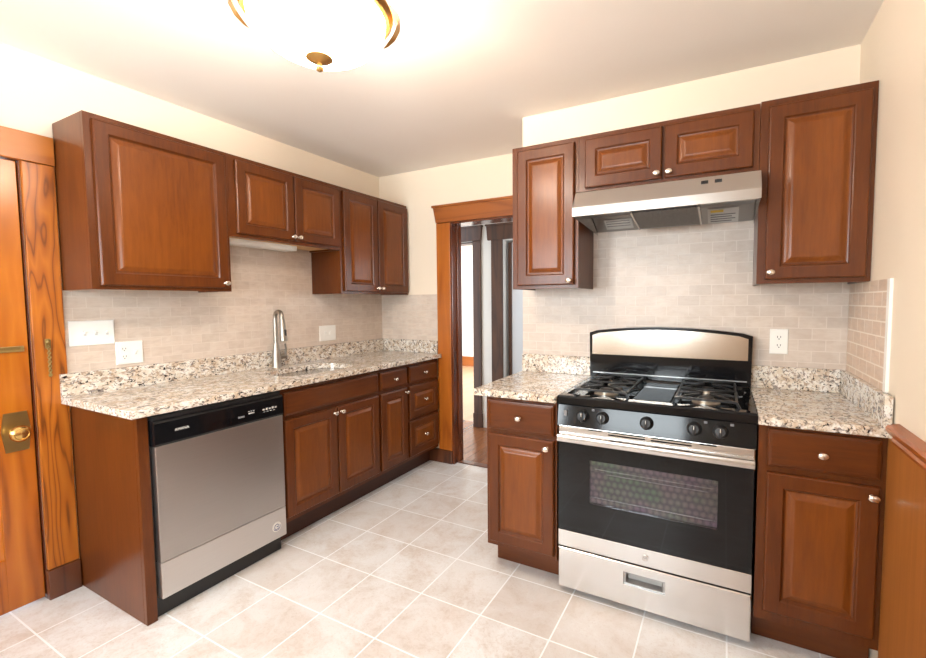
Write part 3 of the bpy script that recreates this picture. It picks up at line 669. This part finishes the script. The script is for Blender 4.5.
for a, b in ((2.169, 2.229), (2.255, 2.405), (2.428, 2.579), (2.606, 2.666)):
    for zz in ((.7675, .7735), (.7560, .7615)):
        if (b-a) < .08 and zz[0] < .76: continue
        box(bm, (a, YF+.0052, zz[0]), (b, YF+.0072, zz[1]))
obj('vent_slot', bm, 'void', tr)
bm = B(); prof = [(.006, .7090), (-.020, .7090), (-.024, .7115), (-.0255, .716), (-.0255, .735), (-.024, .739), (-.020, .7415), (.006, .7430)]
prism(bm, [(X0+.003, YF+a, b) for a, b in prof], (X1-X0-.006, 0, 0))
obj('handle', bm, 'steel_x', od, 40)
bm = lathe(B(), [(.014, 0), (.014, .0015), (.012, .0022), (.012, .0014), (.0, .0014)], (2.413, YF+.002, .263), (0, -1, 0), 28)
bd = obj('badge', bm, 'hoodsteel', od, 30)
text('lettering', 'GE', .013, (2.413, YF+.0004, .263), (1, 0, 0), (0, 0, 1), 'midgrey', bd)
# control panel
bm = B(); prism(bm, [(X0-.002, YF-.004, .7785), (X0-.002, YF+.012, .868), (X0-.002, YF+.018, .8755), (X0-.002, YF+.10, .8755), (X0-.002, YF+.10, .8745), (X0-.002, YF+.044, .8745), (X0-.002, YF+.044, .7785)], (X1-X0+.004, 0, 0))
cp_ = obj('control_panel', bm, 'black', rg)
kn = Vector((0, -.985, .17)).normalized()
for kx in (2.148, 2.232, 2.411, 2.587, 2.677):
    zz = .829; yy = YF-.004+(zz-.7785)*(.016/.0895)
    k = obj('control_knob', lathe(B(), [(.026, 0), (.027, .003), (.025, .007), (.022, .010), (.020, .024), (.017, .028), (.0, .029)], (kx, yy-.0005, zz), kn, 26), 'blackmatte', cp_, 40)
    bm = box(B(), (kx-.0055, yy-.034, zz-.020), (kx+.0055, yy-.016, zz+.022), .002)
    g = obj('grip', bm, 'iron', k)
    bm = box(B(), (kx-.001, yy-.0350, zz+.004), (kx+.001, yy-.0335, zz+.018))
    obj('pointer_mark', bm, 'white', k)
obj('light_switch', box(B(), (2.062, YF-.002, .822), (2.076, YF+.008, .846), .001), 'midgrey', cp_)
for kx in (2.190, 2.626, 2.716):
    zz = .856; yy = YF-.004+(zz-.7785)*(.016/.0895)
    obj('burner_symbol', box(B(), (kx-.006, yy-.0006, zz-.006), (kx+.006, yy+.002, zz+.006)), 'midgrey', cp_)
# cooktop
bm = B()
def rr(x0, x1, y0, y1, z): return [(x0, y0, z), (x1, y0, z), (x1, y1, z), (x0, y1, z)]
A0, A1, C0, C1 = X0-.003, X1+.003, YF-.006, 1.53
loops(bm, [rr(A0, A1, C0, C1, .877), rr(A0, A1, C0, C1, .905), rr(A0+.004, A1-.004, C0+.004, C1, .913), rr(A0+.03, A1-.03, C0+.045, C1-.012, .914), rr(A0+.038, A1-.038, C0+.052, C1-.018, .903), rr(A0+.05, A1-.05, C0+.064, C1-.03, .902)])
ck = obj('cooktop', bm, 'enamel', rg)
obj('centre_plate', box(B(), (2.338, 1.06, .9025), (2.492, 1.49, .909), .003), 'enamel', ck)
def burner(x, y, r):
    bb = obj('burner', lathe(B(), [(r*1.5, 0), (r*1.5, .003), (r*1.1, .005), (r, .006), (r, .014), (r*.9, .016), (0, .016)], (x, y, .9025), (0, 0, 1), 28), 'aluminium', rg, 40)
    obj('burner_cap', lathe(B(), [(r*.8, 0), (r*.82, .004), (r*.7, .008), (0, .009)], (x, y, .919), (0, 0, 1), 28), 'iron', bb, 40)
for gx0, gx1 in ((2.088, 2.330), (2.500, 2.742)):
    gm = (gx0+gx1)/2
    burner(gm, 1.155, .036); burner(gm, 1.385, .03)
    bm = B(); ya, yb_ = 1.045, 1.495; zt = .937; r = .0062
    for yy in (ya, yb_, 1.27): tube(bm, [(gx0, yy, .909), (gx0+.012, yy, zt-.004), (gx0+.03, yy, zt-.002), (gx1-.03, yy, zt-.002), (gx1-.012, yy, zt-.004), (gx1, yy, .909)], r, square=True)
    for xx in (gx0+.012, gx1-.012): tube(bm, [(xx, ya, zt-.006), (xx, yb_, zt-.006)], r, square=True)
    for by in (1.155, 1.385):
        for k in range(4):
            a = math.pi/4+k*math.pi/2; ex, ey = math.cos(a), math.sin(a)
            ox = gm+math.copysign(.108, ex); oy = by+math.copysign(.110, ey)
            tube(bm, [(ox, oy, zt-.004), (gm+ex*.085, by+ey*.085, zt+.003), (gm+ex*.022, by+ey*.022, zt+.003)], r*.85, square=True)
        for sx_ in (-1, 1): tube(bm, [(gm+sx_*.108, by, zt-.004), (gm+sx_*.085, by, zt+.003), (gm+sx_*.028, by, zt+.003)], r*.85, square=True)
    obj('grate', bm, 'iron', rg)
# backguard with arched top
bm = B(); top = []
for i in range(21):
    u = i/20; x = X0-.008+(X1-X0+.016)*u; top.append((x, 1.163+.028*(1-(2*u-1)**2)-(.007 if i in (0, 20) else 0)))
out = [(X0-.004, .914)] + top[:1] + top[1:] + [(X1+.004, .914)]
bm = B(); prism(bm, [(x, 1.535, z) for x, z in out], (0, .062, 0))
bgd = obj('backguard', bm, 'black', rg)
ins = [(X0+.010, 1.040)] + [(X0+.010+(X1-X0-.020)*i/20, 1.150+.027*(1-(2*i/20-1)**2)-(.007 if i in (0, 20) else 0)) for i in range(21)] + [(X1-.010, 1.040)]
bm = B(); prism(bm, [(x, 1.5345, z) for x, z in ins], (0, -.010, 0))
obj('steel_panel', bm, 'backsteel', bgd)
obj('trim_line', box(B(), (X0+.012, 1.529, .936), (X1-.012, 1.5345, .942), .001), 'darksteel', bgd)

# ------------------------------------------------------------------ range hood
hd = thing('range_hood', 'stainless under-cabinet range hood above the gas range', 'range hood', (2.413, 1.35, 1.70))
hx0, hx1 = 2.0535, 2.7945
prof = [(1.300, 1.8605), (1.285, 1.8605), (1.194, 1.840), (1.186, 1.835), (1.132, 1.763), (1.128, 1.755), (1.128, 1.716), (1.140, 1.716), (1.142, 1.760), (1.200, 1.828), (1.600, 1.846), (1.600, 1.8605)]
bm = B(); prism(bm, [(hx0, y, z) for y, z in prof], (hx1-hx0, 0, 0))
obj('canopy', bm, 'hoodsteel', hd)
sidep = [(1.600, 1.8600), (1.286, 1.8600), (1.195, 1.8395), (1.1865, 1.8345), (1.1325, 1.768), (1.1285, 1.760), (1.1285, 1.7165), (1.25, 1.712), (1.60, 1.690)]
for xa in (hx0-.0022, hx1+.0002):
    bm = B(); prism(bm, [(xa, y, z) for y, z in sidep], (.002, 0, 0)); obj('side_panel', bm, 'hoodsteel', hd)
bm = B(); prism(bm, [(hx0+.002, 1.150, 1.764), (hx0+.002, 1.48, 1.764), (hx0+.002, 1.585, 1.705), (hx0+.002, 1.598, 1.705), (hx0+.002, 1.598, 1.77), (hx0+.002, 1.150, 1.77)], (hx1-hx0-.004, 0, 0))
ln = obj('liner', bm, 'darksteel', hd)
fl_ = obj('filter', prism(B(), [(2.30, 1.24, 1.760), (2.30, 1.47, 1.718), (2.30, 1.474, 1.692), (2.30, 1.45, 1.686), (2.30, 1.235, 1.726)], (.27, 0, 0)), 'filter', hd)
for xx in (2.292, 2.571): obj('filter_clip', prism(B(), [(xx, 1.23, 1.763), (xx, 1.48, 1.726), (xx, 1.48, 1.684), (xx, 1.225, 1.724)], (.007, 0, 0)), 'hoodsteel', hd)
obj('filter_latch', box(B(), (2.425, 1.224, 1.722), (2.437, 1.233, 1.750)), 'hoodsteel', hd)
bm = B(); prism(bm, [(2.600, 1.4885, 1.7565), (2.600, 1.5805, 1.7045), (2.600, 1.5800, 1.7035), (2.600, 1.4880, 1.7555)], (.13, 0, 0)); lb = obj('warning_label', bm, 'lightgrey', hd)
bm = B(); prism(bm, [(2.612, 1.4960, 1.7508), (2.612, 1.510, 1.7428), (2.612, 1.5095, 1.7420), (2.612, 1.4955, 1.7500)], (.055, 0, 0)); obj('label_band', bm, 'yellow', lb)
bm = B()
for k in range(4):
    f = k*.014; prism(bm, [(2.612, 1.522+f, 1.7360-f*.57), (2.612, 1.527+f, 1.7331-f*.57), (2.612, 1.5265+f, 1.7322-f*.57), (2.612, 1.5215+f, 1.7351-f*.57)], (.09 if k % 2 else .105, 0, 0))
obj('label_print', bm, 'midgrey', lb)
bm = B(); prism(bm, [(2.11, 1.4985, 1.7508), (2.11, 1.566, 1.7127), (2.11, 1.5655, 1.7117), (2.11, 1.498, 1.7498)], (.14, 0, 0)); lb = obj('instruction_label', bm, 'lightgrey', hd)
bm = B()
for k in range(3):
    f = k*.017; prism(bm, [(2.118, 1.507+f, 1.7450-f*.56), (2.118, 1.511+f, 1.7427-f*.56), (2.118, 1.5105+f, 1.7418-f*.56), (2.118, 1.5065+f, 1.7440-f*.56)], (.12, 0, 0))
obj('label_print', bm, 'midgrey', lb)
for xx in (2.598, 2.648):
    y_, z_ = 1.166, 1.8106
    nn = Vector((0, -.779, .627)); tt = Vector((0, .627, .779)); c = Vector((xx, y_, z_))
    bm = B(); loops(bm, [[c+Vector((a, 0, 0))+tt*b+nn*h for a, b in ((-.013, -.007), (.013, -.007), (.013, .007), (-.013, .007))] for h in (-.003, .001)])
    sw = obj('switch', bm, 'blackmatte', hd)
    bm = B(); loops(bm, [[c+Vector((a, 0, 0))+tt*b+nn*h for a, b in ((-.006, -.003), (.006, -.003), (.006, .004), (-.006, .004))] for h in (.0012, .004)])
    obj('rocker', bm, 'iron', sw)

# ------------------------------------------------------------------ small wall things
ul = thing('under_cabinet_light', 'white bar light fixed under the short cabinet above the sink', 'light fixture', (.12, .93, 1.66))
bm = B(); prism(bm, [(.06, .655, 1.7065), (.165, .655, 1.7065), (.165, .655, 1.690), (.150, .655, 1.676), (.06, .655, 1.676)], (0, .46, 0))
obj('housing', bm, 'white', ul)
obj('end_cap', box(B(), (.058, 1.1155, 1.674), (.168, 1.150, 1.7065), .003), 'white', ul)
def plate(name, label, cat, F, u0, u1, v0, v1, n0, items, group=None):
    t = thing(name, label, cat, F((u0+u1)/2, v0, n0), group)
    st = [(0, 0), (0, .003), (.003, .006)]
    obj('plate', loops(B(), [[F(u0+i, v0+i, n0+h), F(u1-i, v0+i, n0+h), F(u1-i, v1-i, n0+h), F(u0+i, v1-i, n0+h)] for i, h in st]), 'white', t)
    vc = (v0+v1)/2
    for kind, u in items:
        if kind == 'toggle':
            s = obj('switch_surround', F.box(B(), u-.0055, u+.0055, vc-.012, vc+.012, n0+.0062, n0+.0072), 'lightgrey', t)
            bm = B(); p = [(-.004, -.004, .0074), (.004, -.004, .0074), (.004, .006, .0074), (-.004, .006, .0074)]; q = [(-.003, .006, .016), (.003, .006, .016), (.003, .011, .0145), (-.003, .011, .0145)]
            loops(bm, [[F(u+a, vc+b, n0+c) for a, b, c in r] for r in (p, q)]); obj('toggle', bm, 'white', t)
        elif kind == 'rocker':
            bm = B(); loops(bm, [[F(u+a, vc+b, n0+c) for a, b, c in r] for r in ([(-.011, -.016, .0062), (.011, -.016, .0062), (.011, .016, .0062), (-.011, .016, .0062)], [(-.010, -.015, .0075), (.010, -.015, .0075), (.010, .015, .011), (-.010, .015, .011)])])
            obj('rocker', bm, 'white', t)
        else:
            for dv in (-.0195, .0195):
                s = obj('receptacle', F.box(B(), u-.016, u+.016, vc+dv-.0135, vc+dv+.0135, n0+.0062, n0+.008, .0008), 'white', t)
                bm = B(); F.box(bm, u-.0075, u-.0050, vc+dv-.002, vc+dv+.007, n0+.0081, n0+.0088); F.box(bm, u+.0050, u+.0075, vc+dv-.002, vc+dv+.007, n0+.0081, n0+.0088); F.box(bm, u-.0022, u+.0022, vc+dv-.0095, vc+dv-.005, n0+.0081, n0+.0088)
                obj('slot', bm, 'blackmatte', s)
    return t
plate('switch_plate', 'wide white plate of three toggle switches nearest the honey wooden door', 'light switch', FL, .012, .187, 1.134, 1.252, .0065, [('toggle', .070), ('toggle', .113), ('toggle', .156)])
plate('outlet_plate', 'white plate with a socket and one switch just above the counter backsplash', 'outlet', FL, .189, .305, 1.026, 1.142, .0065, [('outlet', .222), ('toggle', .272)])
plate('switch_plate', 'white plate of two switches on the tile right of the faucet', 'light switch', FL, 1.455, 1.612, 1.042, 1.158, .0065, [('rocker', 1.508), ('rocker', 1.560)])
plate('outlet_plate', 'white double socket on the tile right of the stove', 'outlet', FR, 2.874, 2.947, 1.072, 1.190, .0065, [('outlet', 2.9105)])

# ------------------------------------------------------------------ ceiling light
LX, LY = 1.545, .137
cl = thing('ceiling_light', 'glowing white glass bowl light with gold leaf prongs on the ceiling', 'ceiling light', (LX, LY, H))
obj('canopy_plate', lathe(B(), [(.07, 0), (.07, -.012), (.05, -.03), (.018, -.036), (.014, -.10), (.02, -.115), (.05, -.125), (.05, -.135), (0, -.136)], (LX, LY, H-.0005), (0, 0, 1), 32), 'gold', cl, 40)
prof = []
for i in range(15):
    a = math.pi/2*i/14; prof.append((.205*math.sin(a), -.125*math.cos(a)))
prof = prof + [(.198, .004)] + [(.196*math.sin(math.pi/2*i/10), -.112*math.cos(math.pi/2*i/10)) for i in range(9, -1, -1)]
obj('glass_bowl', lathe(B(), prof, (LX, LY, 2.215), (0, 0, 1), 48), 'glow', cl, 60)
obj('rim_ring', lathe(B(), [(.208, -.002), (.216, .0), (.222, .012), (.228, .016), (.226, .026), (.214, .030), (.206, .028), (.207, .010), (.208, -.002)], (LX, LY, 2.212), (0, 0, 1), 48), 'gold', cl, 40)
for k in range(4):
    a = math.radians(45+90*k); ex = Vector((math.cos(a), math.sin(a), 0)); sd = Vector((-ex.y, ex.x, 0)); c = Vector((LX, LY, 0))
    path = [(.050, 2.287, .008, .005), (.15, 2.290, .010, .006), (.222, 2.275, .018, .007), (.243, 2.245, .026, .008), (.240, 2.215, .026, .008), (.226, 2.185, .018, .007), (.208, 2.162, .009, .004), (.196, 2.150, .001, .001)]
    bm = B(); rings = []
    for i, (r, z, w, t_) in enumerate(path):
        p = c+ex*r+Vector((0, 0, z)); q0 = path[max(i-1, 0)]; q1 = path[min(i+1, len(path)-1)]
        d = (ex*(q1[0]-q0[0])+Vector((0, 0, q1[1]-q0[1]))).normalized(); n_ = d.cross(sd).normalized()
        rings.append([p+sd*w*1.45, p+n_*t_+sd*w*.35, p+n_*t_*1.4, p+n_*t_-sd*w*.35, p-sd*w*1.45, p-n_*t_*.5])
    loops(bm, rings); obj('leaf_prong', bm, 'gold', cl, 35)
obj('finial', lathe(B(), [(.0, .022), (.020, .020), (.038, .016), (.041, .011), (.034, .006), (.018, .001), (.008, -.004), (.0095, -.010), (.0125, -.016), (.011, -.023), (.005, -.028), (.0, -.029)], (LX, LY, 2.079), (0, 0, 1), 28), 'gold', cl, 40)

bl = bpy.data.lights.new('bulb_glow', 'POINT'); bl.energy = 78; bl.color = (1.0, .87, .75); bl.shadow_soft_size = .07
bo = bpy.data.objects.new('bulb_glow', bl); COL.objects.link(bo); bo.parent = cl; bo.location = (0, 0, 2.225-H)
